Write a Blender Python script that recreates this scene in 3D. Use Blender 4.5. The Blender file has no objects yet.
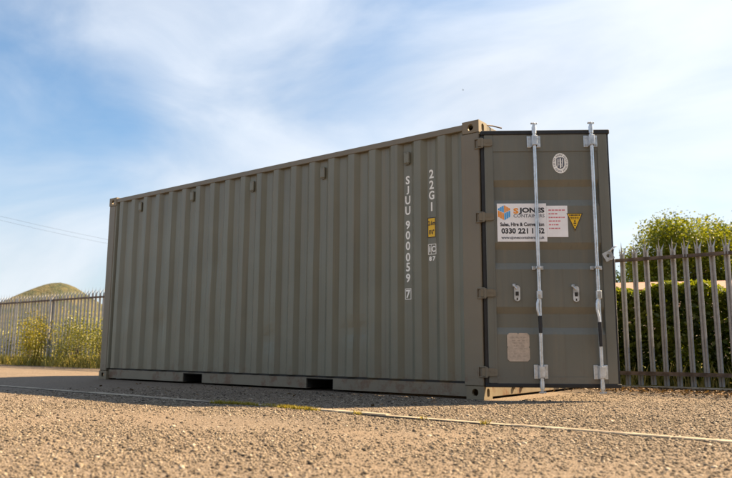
import bpy, bmesh, math, random
import numpy as np
from mathutils import Vector, Matrix

random.seed(7)
RNG = np.random.default_rng(11)
sc = bpy.context.scene
col = sc.collection

# ------------------------------------------------------------------ camera
CAM = Vector((9.0777, -5.6809, 0.4537))
yaw, pitch, roll, FPX = 2.22424, 0.154395, 0.005083, 699.16
fw = Vector((math.cos(yaw) * math.cos(pitch), math.sin(yaw) * math.cos(pitch), math.sin(pitch)))
r0 = Vector((math.sin(yaw), -math.cos(yaw), 0))
u0 = r0.cross(fw)
rt = r0 * math.cos(roll) + u0 * math.sin(roll)
up = -r0 * math.sin(roll) + u0 * math.cos(roll)
cd = bpy.data.cameras.new('camera')
cd.sensor_width = 36
cd.lens = 36 * FPX / 732
cd.clip_start = 0.05
cd.clip_end = 3000
cam = bpy.data.objects.new('camera', cd)
cam.matrix_world = Matrix(((rt.x, up.x, -fw.x, CAM.x), (rt.y, up.y, -fw.y, CAM.y), (rt.z, up.z, -fw.z, CAM.z), (0, 0, 0, 1)))
cd.dof.use_dof = True
cd.dof.focus_distance = 6.6
cd.dof.aperture_fstop = 2.8
col.objects.link(cam)
sc.camera = cam

# ------------------------------------------------------------------ sky and sun
SUN_AZ, SUN_EL = 57.0, 43.6          # degrees, azimuth from +X
w = bpy.data.worlds.new('World')
sc.world = w
w.use_nodes = True
nt = w.node_tree
nt.nodes.clear()
N = nt.nodes.new
out = N('ShaderNodeOutputWorld')
bg = N('ShaderNodeBackground')
bg.inputs['Strength'].default_value = 0.053
sky = N('ShaderNodeTexSky')
sky.sky_type = 'NISHITA'
sky.sun_disc = False
sky.sun_elevation = math.radians(SUN_EL)
sky.sun_rotation = math.radians(90 - SUN_AZ)
sky.air_density = 1.0
sky.dust_density = 1.0
sky.ozone_density = 1.0
tc = N('ShaderNodeTexCoord')
def wnoise(scale, rot, freq, detail, rough, dist, loc=(0, 0, 0)):
    m1 = N('ShaderNodeMapping')
    m1.inputs['Rotation'].default_value = rot; m1.inputs['Scale'].default_value = scale; m1.inputs['Location'].default_value = loc
    n1 = N('ShaderNodeTexNoise')
    for k_, v_ in (('Scale', freq), ('Detail', detail), ('Roughness', rough), ('Distortion', dist)): n1.inputs[k_].default_value = v_
    nt.links.new(tc.outputs['Generated'], m1.inputs['Vector']); nt.links.new(m1.outputs[0], n1.inputs['Vector'])
    return n1.outputs[0]
def wmath(op, a_, b_, c_=None):
    q = N('ShaderNodeMath'); q.operation = op
    for i_, x_ in enumerate((a_, b_, c_)):
        if x_ is None: continue
        if isinstance(x_, (int, float)): q.inputs[i_].default_value = x_
        else: nt.links.new(x_, q.inputs[i_])
    return q.outputs[0]
def wrange(v_, a_, b_, c_, d_):
    q = N('ShaderNodeMapRange'); q.interpolation_type = 'SMOOTHSTEP'
    for k_, x_ in zip(('From Min', 'From Max', 'To Min', 'To Max'), (a_, b_, c_, d_)): q.inputs[k_].default_value = x_
    nt.links.new(v_, q.inputs['Value'])
    return q.outputs[0]
# thin cirrus veil: broad soft cover plus fine wind-drawn streaks
veil = wnoise((1, 1, 1.4), (0, 0, 0.3), 1.05, 3, 0.5, 0.3, (0.3, 0.14, 0.09))
streak = wnoise((1.2, 3.4, 5.0), (0.30, -0.28, 0.62), 1.5, 7, 0.52, 0.5, (0.0, 0.3, 0.5))
cover = wmath('MULTIPLY_ADD', streak, 0.50, veil)
fac = wrange(cover, 0.43, 0.97, 0.0, 0.92)
# cloud brightness: thin ice cloud scatters forward, so it is brighter around the sun
a, e = math.radians(SUN_AZ), math.radians(SUN_EL)
dp = N('ShaderNodeVectorMath'); dp.operation = 'DOT_PRODUCT'
nt.links.new(tc.outputs['Generated'], dp.inputs[0])
dp.inputs[1].default_value = (math.cos(a) * math.cos(e), math.sin(a) * math.cos(e), math.sin(e))
ph = wmath('POWER', wmath('MULTIPLY_ADD', dp.outputs['Value'], 0.5, 0.5), 3.0)
lum = wmath('MULTIPLY', wmath('MULTIPLY_ADD', ph, 1.5, 4.9), wmath('MULTIPLY_ADD', streak, 0.55, 0.72))
cc = N('ShaderNodeVectorMath'); cc.operation = 'SCALE'
cc.inputs[0].default_value = (0.92, 0.965, 1.03)
nt.links.new(lum, cc.inputs['Scale'])
mix = N('ShaderNodeMix'); mix.data_type = 'RGBA'
nt.links.new(fac, mix.inputs['Factor'])
tint = N('ShaderNodeVectorMath'); tint.operation = 'MULTIPLY'
tint.inputs[1].default_value = (0.60, 0.90, 1.04)          # deeper, cleaner blue than the model's
nt.links.new(sky.outputs[0], tint.inputs[0])
nt.links.new(tint.outputs[0], mix.inputs[6])
nt.links.new(cc.outputs[0], mix.inputs[7])
nt.links.new(mix.outputs[2], bg.inputs['Color'])
nt.links.new(bg.outputs[0], out.inputs['Surface'])

sd = bpy.data.lights.new('sun', 'SUN')
sd.energy = 5.0
sd.angle = math.radians(0.6)
sd.color = (1.0, 0.75, 0.46)
sun = bpy.data.objects.new('sun', sd)
a, e = math.radians(SUN_AZ), math.radians(SUN_EL)
tosun = Vector((math.cos(a) * math.cos(e), math.sin(a) * math.cos(e), math.sin(e)))
sun.rotation_euler = tosun.to_track_quat('Z', 'Y').to_euler()
sun.location = (20, 20, 30)
col.objects.link(sun)

sc.view_settings.view_transform = 'Standard'
sc.view_settings.look = 'None'
sc.view_settings.gamma = 1
sc.view_settings.use_curve_mapping = False
sc.view_settings.exposure = 1.75

# ------------------------------------------------------------------ helpers
def ray(u, v):
    return fw * FPX + rt * (u - 366) + up * (239 - v)

def tag(o, label=None, cat=None, group=None, kind=None):
    if label: o['label'] = label
    if cat: o['category'] = cat
    if group: o['group'] = group
    if kind: o['kind'] = kind
    return o

def empty(name, loc=(0, 0, 0), rz=0):
    o = bpy.data.objects.new(name, None)
    o.empty_display_size = 0.2
    o.location = loc
    o.rotation_euler = (0, 0, rz)
    col.objects.link(o)
    return o

def link(name, me, mats, parent=None, loc=(0, 0, 0), rot=(0, 0, 0)):
    o = bpy.data.objects.new(name, me)
    if not isinstance(mats, (list, tuple)): mats = [mats]
    if len(me.materials) == 0:
        for m in mats: me.materials.append(m)
    o.location = loc
    o.rotation_euler = rot
    o.parent = parent
    col.objects.link(o)
    return o

class MB:
    def __init__(s): s.v = []; s.f = []; s.m = []; s.sm = []
    def add(s, vs, fs, m=0, smooth=False):
        b = len(s.v)
        s.v += [tuple(x) for x in vs]
        for f in fs:
            s.f.append([b + i for i in f]); s.m.append(m); s.sm.append(smooth)
        return s
    def box(s, x0, x1, y0, y1, z0, z1, m=0):
        v = [(x0, y0, z0), (x1, y0, z0), (x1, y1, z0), (x0, y1, z0), (x0, y0, z1), (x1, y0, z1), (x1, y1, z1), (x0, y1, z1)]
        return s.add(v, [(0, 3, 2, 1), (4, 5, 6, 7), (0, 1, 5, 4), (1, 2, 6, 5), (2, 3, 7, 6), (3, 0, 4, 7)], m)
    def bbox(s, x0, x1, y0, y1, z0, z1, b=0.004, m=0):
        """box with chamfered edges"""
        bm = bmesh.new()
        bmesh.ops.create_cube(bm, size=1)
        for q in bm.verts:
            q.co = Vector(((x0 + x1) / 2 + q.co.x * (x1 - x0), (y0 + y1) / 2 + q.co.y * (y1 - y0), (z0 + z1) / 2 + q.co.z * (z1 - z0)))
        bmesh.ops.bevel(bm, geom=bm.edges[:], offset=b, segments=1, affect='EDGES', profile=0.5)
        bm.verts.index_update()
        s.add([q.co[:] for q in bm.verts], [[q.index for q in f.verts] for f in bm.faces], m)
        bm.free()
        return s
    def prism(s, poly, axis, a0, a1, m=0):
        """extrude a closed 2D polygon along axis (x: poly=(y,z); y: poly=(x,z); z: poly=(x,y))"""
        n = len(poly)
        def P(p, t): return {'x': (t, p[0], p[1]), 'y': (p[0], t, p[1]), 'z': (p[0], p[1], t)}[axis]
        vs = [P(p, a0) for p in poly] + [P(p, a1) for p in poly]
        fs = [list(range(n)), list(range(2 * n - 1, n - 1, -1))]
        fs += [(i, i + n, (i + 1) % n + n, (i + 1) % n) for i in range(n)]
        return s.add(vs, fs, m)
    def tube(s, path, rad, n=10, m=0, cap=True):
        path = [Vector(p) for p in path]
        if not isinstance(rad, (list, tuple)): rad = [rad] * len(path)
        vs = []; fs = []
        prev = None
        for i, p in enumerate(path):
            d = (path[min(i + 1, len(path) - 1)] - path[max(i - 1, 0)]).normalized()
            if prev is None:
                x = d.orthogonal().normalized()
            else:
                x = (prev - d * prev.dot(d)).normalized()
            prev = x
            y = d.cross(x)
            for k in range(n):
                t = 2 * math.pi * k / n
                vs.append(p + (x * math.cos(t) + y * math.sin(t)) * rad[i])
        for i in range(len(path) - 1):
            for k in range(n):
                fs.append((i * n + k, i * n + (k + 1) % n, (i + 1) * n + (k + 1) % n, (i + 1) * n + k))
        s.add(vs, fs, m, True)
        if cap:
            s.add([vs[k] for k in range(n)], [list(range(n - 1, -1, -1))], m)
            s.add(vs[-n:], [list(range(n))], m)
        return s
    def mesh(s, name):
        me = bpy.data.meshes.new(name)
        me.from_pydata(s.v, [], s.f)
        me.polygons.foreach_set('material_index', s.m)
        me.polygons.foreach_set('use_smooth', s.sm)
        me.update()
        bm = bmesh.new(); bm.from_mesh(me)
        bmesh.ops.recalc_face_normals(bm, faces=bm.faces[:])
        bm.to_mesh(me); bm.free()
        return me
    def build(s, name, mats, parent=None, loc=(0, 0, 0), rot=(0, 0, 0)):
        return link(name, s.mesh(name), mats, parent, loc, rot)

def np_mesh(name, V, F, attrs=None):
    """V (n,3), F (m,k) uniform faces, attrs: dict name->per-vertex floats"""
    me = bpy.data.meshes.new(name)
    n, (m, k) = len(V), F.shape
    me.vertices.add(n); me.vertices.foreach_set('co', np.ascontiguousarray(V, np.float32).ravel())
    me.loops.add(m * k); me.loops.foreach_set('vertex_index', np.ascontiguousarray(F, np.int32).ravel())
    me.polygons.add(m)
    me.polygons.foreach_set('loop_start', np.arange(0, m * k, k, dtype=np.int32))
    me.polygons.foreach_set('loop_total', np.full(m, k, np.int32))
    if attrs:
        for an, av in attrs.items():
            at = me.attributes.new(an, 'FLOAT', 'POINT')
            at.data.foreach_set('value', np.ascontiguousarray(av, np.float32))
    me.update(calc_edges=True)
    return me

# ------------------------------------------------------------------ materials
class NT:
    def __init__(s, name):
        s.mat = bpy.data.materials.new(name)
        s.mat.use_nodes = True
        s.t = s.mat.node_tree
        s.b = s.t.nodes['Principled BSDF']
    def n(s, typ, **kw):
        q = s.t.nodes.new(typ)
        for k, v in kw.items():
            if k in q.inputs: q.inputs[k].default_value = v
            else: setattr(q, k, v)
        return q
    def l(s, a, b): s.t.links.new(a, b)
    def coord(s, scale=(1, 1, 1), kind='Object'):
        c = s.n('ShaderNodeTexCoord'); m = s.n('ShaderNodeMapping')
        m.inputs['Scale'].default_value = scale
        s.l(c.outputs[kind], m.inputs['Vector'])
        return m.outputs[0]
    def noise(s, vec, scale, detail=4, rough=0.55, dist=0):
        q = s.n('ShaderNodeTexNoise', Scale=scale, Detail=detail, Roughness=rough, Distortion=dist)
        s.l(vec, q.inputs['Vector'])
        return q.outputs[0]
    def rng(s, v, a, b, c=0.0, d=1.0, smooth=True):
        q = s.n('ShaderNodeMapRange')
        if smooth: q.interpolation_type = 'SMOOTHSTEP'
        for k, x in zip(('From Min', 'From Max', 'To Min', 'To Max'), (a, b, c, d)): q.inputs[k].default_value = x
        s.l(v, q.inputs['Value'])
        return q.outputs[0]
    def mix(s, f, a, b, blend='MIX'):
        q = s.n('ShaderNodeMix'); q.data_type = 'RGBA'; q.blend_type = blend
        for i, x in ((0, f), (6, a), (7, b)):
            if isinstance(x, (int, float)): q.inputs[i].default_value = x
            elif isinstance(x, (tuple, list)): q.inputs[i].default_value = (*x, 1)
            else: s.l(x, q.inputs[i])
        return q.outputs[2]
    def math(s, op, a, b):
        q = s.n('ShaderNodeMath'); q.operation = op
        for i, x in ((0, a), (1, b)):
            if isinstance(x, (int, float)): q.inputs[i].default_value = x
            else: s.l(x, q.inputs[i])
        return q.outputs[0]
    def bump(s, h, strength, dist, prev=None):
        q = s.n('ShaderNodeBump'); q.inputs['Strength'].default_value = strength; q.inputs['Distance'].default_value = dist
        s.l(h, q.inputs['Height'])
        if prev is not None: s.l(prev, q.inputs['Normal'])
        s.l(q.outputs[0], s.b.inputs['Normal'])
        return q.outputs[0]
    def col(s, x):
        if isinstance(x, (tuple, list)): s.b.inputs['Base Color'].default_value = (*x, 1)
        else: s.l(x, s.b.inputs['Base Color'])
    def set(s, **kw):
        for k, v in kw.items():
            k = k.replace('_', ' ')
            if isinstance(v, (int, float)): s.b.inputs[k].default_value = v
            else: s.l(v, s.b.inputs[k])

def plain(name, c, rough=0.6, metal=0.0, var=0.15, scale=20):
    m = NT(name)
    v = m.coord()
    n = m.noise(v, scale, 4)
    f = m.rng(n, 0.3, 0.7)
    m.col(m.mix(f, tuple(x * (1 - var) for x in c), tuple(min(1, x * (1 + var)) for x in c)))
    m.set(Roughness=rough, Metallic=metal)
    return m.mat

PAINT = (0.164, 0.162, 0.122)
def paint(name, streak=1.0, rust=0.5, c=PAINT, rough=0.34):
    m = NT(name)
    v = m.coord()
    vs = m.coord((9, 9, 0.35))
    big = m.rng(m.noise(v, 1.4, 3), 0.3, 0.7)
    st = m.rng(m.noise(vs, 2.2, 5, 0.6), 0.45, 0.75)
    fine = m.noise(v, 60, 3)
    a = m.mix(big, tuple(x * 0.93 for x in c), tuple(x * 1.07 for x in c))
    b = m.mix(m.math('MULTIPLY', st, 0.42 * streak), a, (0.22, 0.185, 0.13))
    dk = m.rng(m.noise(m.coord((16, 16, 0.22)), 1.7, 4, 0.6), 0.56, 0.72)      # rain-washed grime runs
    b = m.mix(m.math('MULTIPLY', dk, 0.30 * streak), b, (0.075, 0.070, 0.055))
    sc1 = m.rng(m.noise(m.coord((1.2, 1.2, 14)), 3.0, 4, 0.6), 0.70, 0.73)     # sideways scrapes
    sc2 = m.rng(m.noise(v, 0.9, 2), 0.55, 0.62)
    b = m.mix(m.math('MULTIPLY', m.math('MULTIPLY', sc1, sc2), 0.5), b, (0.30, 0.26, 0.20))
    # dust that gathered towards the foot of the steel, blotchy
    g = m.n('ShaderNodeNewGeometry'); sp = m.n('ShaderNodeSeparateXYZ'); m.l(g.outputs['Position'], sp.inputs[0])
    low = m.rng(m.math('ADD', sp.outputs[2], m.math('MULTIPLY', m.noise(v, 5, 4), 0.5)), 0.15, 0.75, 1, 0)
    b = m.mix(m.math('MULTIPLY', low, 0.28), b, (0.24, 0.19, 0.14))
    # rust specks and scuffs
    rs = m.rng(m.noise(v, 26, 5, 0.7), 0.70, 0.76)
    rz = m.rng(m.noise(v, 1.1, 2), 0.5, 0.65)
    rmask = m.math('MULTIPLY', m.math('MULTIPLY', rs, rz), rust)
    b = m.mix(rmask, b, (0.16, 0.07, 0.035))
    # rust creeping up from the lower edge in thin runs
    foot = m.rng(m.math('SUBTRACT', sp.outputs[2], m.math('MULTIPLY', m.noise(m.coord((14, 14, 0.6)), 2.0, 4, 0.6), 0.55)), -0.12, 0.02, 1, 0)
    b = m.mix(m.math('MULTIPLY', m.math('MULTIPLY', foot, m.rng(m.noise(v, 7, 5, 0.7), 0.48, 0.66)), 0.75 * rust), b, (0.13, 0.062, 0.032))
    m.col(b)
    m.set(Roughness=m.rng(m.math('ADD', fine, m.math('MULTIPLY', st, 0.4)), 0.3, 1.1, rough - 0.06, rough + 0.16))
    m.set(Specular_IOR_Level=0.5)
    h = m.math('ADD', m.math('MULTIPLY', fine, 0.15), m.noise(v, 4.0, 2))
    m.bump(h, 0.3, 0.014)
    return m.mat

M = {}
M['paint'] = paint('olive_paint')
M['paint_door'] = paint('door_paint', 0.7, 0.4, (0.142, 0.145, 0.124), 0.42)
M['paint_frame'] = paint('frame_paint', 0.6, 1.0, (0.168, 0.145, 0.104), 0.45)
def casting_mat():
    m = NT('casting_paint')
    v = m.coord()
    n = m.rng(m.noise(v, 18, 6, 0.7), 0.60, 0.70)
    g = m.n('ShaderNodeNewGeometry')
    edge = m.rng(g.outputs['Pointiness'], 0.58, 0.7)
    f = m.math('MAXIMUM', m.math('MULTIPLY', n, 0.75), edge)
    m.col(m.mix(m.math('MULTIPLY', f, 0.7), (0.20, 0.165, 0.11), (0.20, 0.085, 0.05)))
    m.set(Roughness=0.6)
    m.bump(m.noise(v, 90, 3), 0.3, 0.002)
    return m.mat
M['casting'] = casting_mat()
M['rubber'] = plain('black_rubber', (0.012, 0.013, 0.016), 0.5, 0, 0.3)
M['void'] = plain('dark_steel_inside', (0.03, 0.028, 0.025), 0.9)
M['ply'] = plain('plywood_floor', (0.22, 0.13, 0.07), 0.7, 0, 0.3, 6)
def galv(name, c, rough, metal):
    m = NT(name)
    v = m.coord()
    vo = m.n('ShaderNodeTexVoronoi', Scale=55.0); m.l(v, vo.inputs['Vector'])
    n = m.rng(m.noise(v, 14, 5, 0.65), 0.3, 0.7)
    f = m.math('ADD', m.math('MULTIPLY', m.rng(vo.outputs['Color'], 0, 1), 0.35), m.math('MULTIPLY', n, 0.65))
    m.col(m.mix(f, tuple(x * 0.72 for x in c), tuple(min(1, x * 1.15) for x in c)))
    m.set(Roughness=m.rng(n, 0, 1, rough - 0.08, rough + 0.12), Metallic=metal)
    return m.mat
M['zinc'] = galv('bright_zinc', (0.66, 0.70, 0.74), 0.36, 0.75)
M['galv'] = galv('weathered_galvanised', (0.40, 0.40, 0.40), 0.58, 0.3)
M['rail_steel'] = plain('rusting_rail_steel', (0.16, 0.115, 0.085), 0.75, 0.1, 0.4, 12)
def worn_white():
    m = NT('worn_white_paint'); v = m.coord()
    chip = m.rng(m.noise(v, 70, 5, 0.7), 0.60, 0.66)
    m.col(m.mix(m.math('MULTIPLY', chip, 0.4), (0.90, 0.90, 0.87), (0.22, 0.21, 0.17))); m.set(Roughness=0.5)
    return m.mat
M['white'] = worn_white()
M['board'] = plain('white_sign_board', (0.86, 0.87, 0.90), 0.4, 0, 0.05, 7)
M['ink'] = plain('black_ink', (0.02, 0.022, 0.03), 0.5)
M['grey_ink'] = plain('grey_ink', (0.10, 0.11, 0.14), 0.5)
M['orange'] = plain('orange_ink', (0.85, 0.30, 0.03), 0.45, 0, 0.05)
M['blue'] = plain('blue_ink', (0.05, 0.36, 0.78), 0.45, 0, 0.05)
M['red_ink'] = plain('red_ink', (0.62, 0.18, 0.22), 0.6)
M['yellow'] = plain('yellow_vinyl', (0.80, 0.50, 0.02), 0.45, 0, 0.05)
M['plate'] = plain('bare_aluminium_plate', (0.50, 0.42, 0.35), 0.5, 0.3, 0.14, 25)

# ================================================================== GROUND
def hnoise(x, y):
    return (0.0045 * np.sin(1.7 * x + 0.6 * y + 0.5) * np.sin(1.1 * y - 0.4 * x) + 0.003 * np.sin(3.1 * x - 2.3 * y) + 0.0015 * np.sin(7.3 * x + 5.1 * y))
def ground_z(x, y):
    # gentle unevenness of the yard, fading out under the container and far away
    d = np.sqrt((x - 7) ** 2 + (y + 3) ** 2)
    under = np.clip((-0.05 - y) / 0.8, 0, 1)
    return hnoise(x, y) * np.exp(-(d / 9) ** 2) * under - 0.002

def asphalt():
    m = NT('chip_sealed_asphalt')
    v = m.coord()
    vo = m.n('ShaderNodeTexVoronoi', Scale=110.0); m.l(v, vo.inputs['Vector'])
    vo2 = m.n('ShaderNodeTexVoronoi', Scale=150.0); m.l(v, vo2.inputs['Vector'])
    big = m.rng(m.noise(v, 0.55, 5, 0.6), 0.35, 0.68)
    mid = m.rng(m.noise(v, 3.0, 5, 0.65), 0.3, 0.7)
    cell = m.n('ShaderNodeSeparateColor'); m.l(vo.outputs['Color'], cell.inputs[0])
    stone = m.mix(cell.outputs[0], (0.126, 0.097, 0.072), (0.289, 0.229, 0.173))
    stone = m.mix(m.rng(cell.outputs[1], 0.93, 0.96), stone, (0.381, 0.333, 0.281))
    gap = m.rng(vo.outputs['Distance'], 0.42, 0.72)
    c = m.mix(m.math('MULTIPLY', gap, m.rng(mid, 0, 1, 0.45, 0.85)), stone, (0.043, 0.036, 0.030))
    sand = m.mix(m.noise(v, 40, 4), (0.221, 0.164, 0.114), (0.271, 0.206, 0.148))
    c = m.mix(m.math('MULTIPLY', big, m.rng(mid, 0, 1, 0.2, 0.65)), c, sand)
    # darker holes and tar spots
    sp = m.rng(m.noise(v, 48, 2, 0.5), 0.63, 0.68)
    c = m.mix(m.math('MULTIPLY', sp, 0.8), c, (0.031, 0.025, 0.020))
    # the bare bitumen strip between the edging and the container
    m.col(c)
    m.set(Roughness=0.92)
    m.b.inputs['Specular IOR Level'].default_value = 0.25
    h1 = m.math('SUBTRACT', 1.0, vo.outputs['Distance'])
    b1 = m.bump(h1, 0.9, 0.006)
    b2 = m.bump(m.math('SUBTRACT', 1.0, vo2.outputs['Distance']), 0.5, 0.003, b1)
    m.bump(m.noise(v, 9, 5, 0.6), 0.5, 0.012, b2)
    return m.mat
M['asphalt'] = asphalt()

gx = np.concatenate([[-900, -300, -120, -60, -35, -22], np.arange(-14, 14.01, 0.12), [18, 26, 45, 90, 300, 900]])
gy = np.concatenate([[-900, -300, -100, -40, -20, -12], np.arange(-8, 5.01, 0.12), [8, 14, 28, 60, 140, 400, 1200]])
GX, GY = np.meshgrid(gx, gy)
V = np.stack([GX.ravel(), GY.ravel(), ground_z(GX, GY).ravel()], 1)
nx, ny = len(gx), len(gy)
ii, jj = np.meshgrid(np.arange(nx - 1), np.arange(ny - 1))
b0 = (jj * nx + ii).ravel()
F = np.stack([b0, b0 + 1, b0 + nx + 1, b0 + nx], 1)
me = np_mesh('ground', V, F)
me.polygons.foreach_set('use_smooth', np.ones(len(me.polygons), bool))
tag(link('ground', me, M['asphalt']), kind='structure')

# rough grass behind the fence, dusty path far left
def flat(name, pts, z, mat):
    me = bpy.data.meshes.new(name)
    me.from_pydata([(x, y, z) for x, y in pts], [], [list(range(len(pts)))])
    return tag(link(name, me, mat), kind='structure')
def soil():
    m = NT('rough_grass_soil')
    v = m.coord()
    a = m.rng(m.noise(v, 1.2, 6, 0.65), 0.35, 0.65)
    c = m.mix(a, (0.10, 0.10, 0.035), (0.26, 0.21, 0.10))
    c = m.mix(m.noise(v, 25, 4), c, (0.05, 0.06, 0.02), 'MULTIPLY') if False else c
    m.col(c); m.set(Roughness=0.95)
    m.bump(m.noise(v, 30, 5), 0.8, 0.03)
    return m.mat
M['soil'] = soil()
flat('field', [(-900, 3.22), (900, 3.22), (900, 1100), (-900, 1100)], 0.004, M['soil'])
def path_mat():
    m = NT('pale_dusty_concrete')
    v = m.coord()
    a = m.rng(m.noise(v, 1.5, 5), 0.3, 0.7)
    m.col(m.mix(a, (0.25, 0.215, 0.165), (0.36, 0.31, 0.25))); m.set(Roughness=0.9)
    m.bump(m.noise(v, 40, 4), 0.4, 0.004)
    return m.mat
M['path'] = path_mat()
flat('path', [(-40, 0.4), (-14, 0.7), (-9.6, 1.25), (-8.6, 1.9), (-9.2, 2.55), (-11, 2.8), (-14, 2.86), (-40, 2.9)], 0.003, M['path'])

# pale edging strip across the yard
def edging():
    m = NT('weathered_concrete_edging')
    v = m.coord()
    a = m.rng(m.noise(v, 6, 5, 0.65), 0.3, 0.7)
    c = m.mix(a, (0.25, 0.205, 0.15), (0.40, 0.34, 0.26))
    c = m.mix(m.rng(m.noise(v, 30, 5, 0.7), 0.6, 0.68), c, (0.11, 0.09, 0.07))
    w_ = m.coord(kind='Object'); g = m.n('ShaderNodeNewGeometry')
    c = m.mix(m.rng(m.noise(g.outputs['Position'], 4.5, 6, 0.7), 0.50, 0.62, 0, 0.85), c, (0.17, 0.135, 0.10))
    m.col(c); m.set(Roughness=0.9)
    m.bump(m.noise(v, 60, 4), 0.5, 0.004)
    return m.mat
M['edging'] = edging()
strip = tag(empty('edging_strip', (0, -1.72, 0)), kind='structure')
blk = MB().bbox(0, 0.905, -0.036, 0.036, -0.05, 0.008, 0.005).mesh('edging_block')
blk.materials.append(M['edging'])
x = -11.0
k = 0
while x < 13:
    o = link('edging_block', blk, M['edging'], strip, (x, random.uniform(-0.004, 0.004), ground_z(np.array(x + .45), np.array(-1.72)).item() + random.uniform(-0.002, 0.003)), (random.uniform(-0.01, 0.01), 0, random.uniform(-0.003, 0.003)))
    x += 0.908
mj = MB().box(-11, 13, -0.050, 0.044, -0.03, 0.0025)
o = mj.build('joint_gap', plain('dark_bitumen_joint', (0.06, 0.052, 0.045), 0.9, 0, 0.4), strip)

# ================================================================== CONTAINER
L, W, H = 6.058, 2.438, 2.591
cont = tag(empty('shipping_container'), 'long olive-grey corrugated steel shipping container standing on the yard with one door swung open', 'container')

def ring_face(P, ow, oh, hw, hh, n=20, depth=0.03, cx=0, cz=0):
    """rectangle ow x oh with an obround hole hw x hh; P(a, b, d) maps to 3D. returns verts, faces"""
    o, i, k = [], [], []
    for q in range(n):
        t = 2 * math.pi * (q + 0.5) / n
        c, s_ = math.cos(t), math.sin(t)
        sc_ = min(ow / 2 / max(abs(c), 1e-6), oh / 2 / max(abs(s_), 1e-6))
        o.append((c * sc_, s_ * sc_))
        rr = min(hw, hh) / 2
        if hw > hh: px, pz = math.copysign((hw - hh) / 2, c), 0
        else: px, pz = 0, math.copysign((hh - hw) / 2, s_)
        i.append((cx + px + c * rr, cz + pz + s_ * rr))
    # pull nearest outer points to the corners
    for sx in (-1, 1):
        for sz in (-1, 1):
            j = min(range(n), key=lambda q: (o[q][0] - sx * ow / 2) ** 2 + (o[q][1] - sz * oh / 2) ** 2)
            o[j] = (sx * ow / 2, sz * oh / 2)
    vs = [P(a_, b_, 0) for a_, b_ in o] + [P(a_, b_, 0) for a_, b_ in i] + [P(a_, b_, depth) for a_, b_ in i]
    fs = []
    for q in range(n):
        r_ = (q + 1) % n
        fs.append((q, r_, n + r_, n + q))
        fs.append((n + q, n + r_, 2 * n + r_, 2 * n + q))
    return vs, fs

def casting(cx, cy, cz):
    """corner casting; cx, cy, cz = +-1 tell which corner"""
    lx, ly, lz = 0.178, 0.162, 0.118
    X0 = L - lx if cx > 0 else 0.0; Y0 = W - ly if cy > 0 else 0.0; Z0 = H - lz if cz > 0 else 0.0
    mx, my, mz = X0 + lx / 2, Y0 + ly / 2, Z0 + lz / 2
    b = MB()
    fy = my + cy * ly / 2
    b.add(*ring_face(lambda a_, c_, d: (mx + a_, fy - cy * d, mz + c_), lx, lz, 0.064, 0.079 if False else 0.064, depth=0.028, cx=0.0, cz=-cz * 0.004))
    fx = mx + cx * lx / 2
    b.add(*ring_face(lambda a_, c_, d: (fx - cx * d, my + a_, mz + c_), ly, lz, 0.051, 0.079, depth=0.028))
    fz = mz + cz * lz / 2
    b.add(*ring_face(lambda a_, c_, d: (mx + a_, my + c_, fz - cz * d), lx, ly, 0.124, 0.064, depth=0.028))
    x0, x1, y0, y1, z0, z1 = X0, X0 + lx, Y0, Y0 + ly, Z0, Z0 + lz
    iy = y1 if cy < 0 else y0; ix = x0 if cx > 0 else x1; iz = z0 if cz > 0 else z1
    b.add([(x0, iy, z0), (x1, iy, z0), (x1, iy, z1), (x0, iy, z1)], [(0, 1, 2, 3)])
    b.add([(ix, y0, z0), (ix, y1, z0), (ix, y1, z1), (ix, y0, z1)], [(0, 1, 2, 3)])
    b.add([(x0, y0, iz), (x1, y0, iz), (x1, y1, iz), (x0, y1, iz)], [(0, 1, 2, 3)])
    return b.build('corner_casting', M['casting'], cont)
for cx in (-1, 1):
    for cy in (-1, 1):
        for cz in (-1, 1):
            casting(cx, cy, cz)

# corner posts
def post(x0, x1, y0, y1, rear=False):
    b = MB()
    b.bbox(x0, x1, y0, y1, 0.1185, H - 0.1185, 0.008)
    return b.build('corner_post', M['paint_frame'], cont)
PW = 0.20
post(L - PW, L - 0.004, 0.004, 0.15)
post(L - PW, L - 0.004, W - 0.15, W - 0.004)
post(0.004, 0.155, 0.004, 0.15)
post(0.004, 0.155, W - 0.15, W - 0.004)

# corrugated side panels
PITCH, OC = 0.2815, 5.499
def corr_profile(x0, x1):
    """(x, depth) points; depth 0 outer, 1 inner; inner face centres at OC + k*PITCH"""
    pts = []
    k = math.floor((x0 - OC) / PITCH) - 1
    while OC + k * PITCH < x1 + PITCH:
        c = OC + k * PITCH
        pts += [(c - 0.101, 0), (c - 0.046, 1), (c + 0.046, 1), (c + 0.101, 0)]
        k += 1
    res = []
    for (xa, da), (xb, db) in zip(pts, pts[1:]):
        if xb <= x0 or xa >= x1: continue
        def at(x): return da + (db - da) * (x - xa) / (xb - xa)
        if xa < x0: xa_, da_ = x0, at(x0)
        else: xa_, da_ = xa, da
        xb_, db_ = (x1, at(x1)) if xb > x1 else (xb, db)
        if not res: res.append((xa_, da_))
        res.append((xb_, db_))
    return res
ZB, ZT = 0.158, 2.512
DEP = 0.040
IY = 0.012 + DEP          # plane of the recessed faces that carry lettering and ventilators
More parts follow.
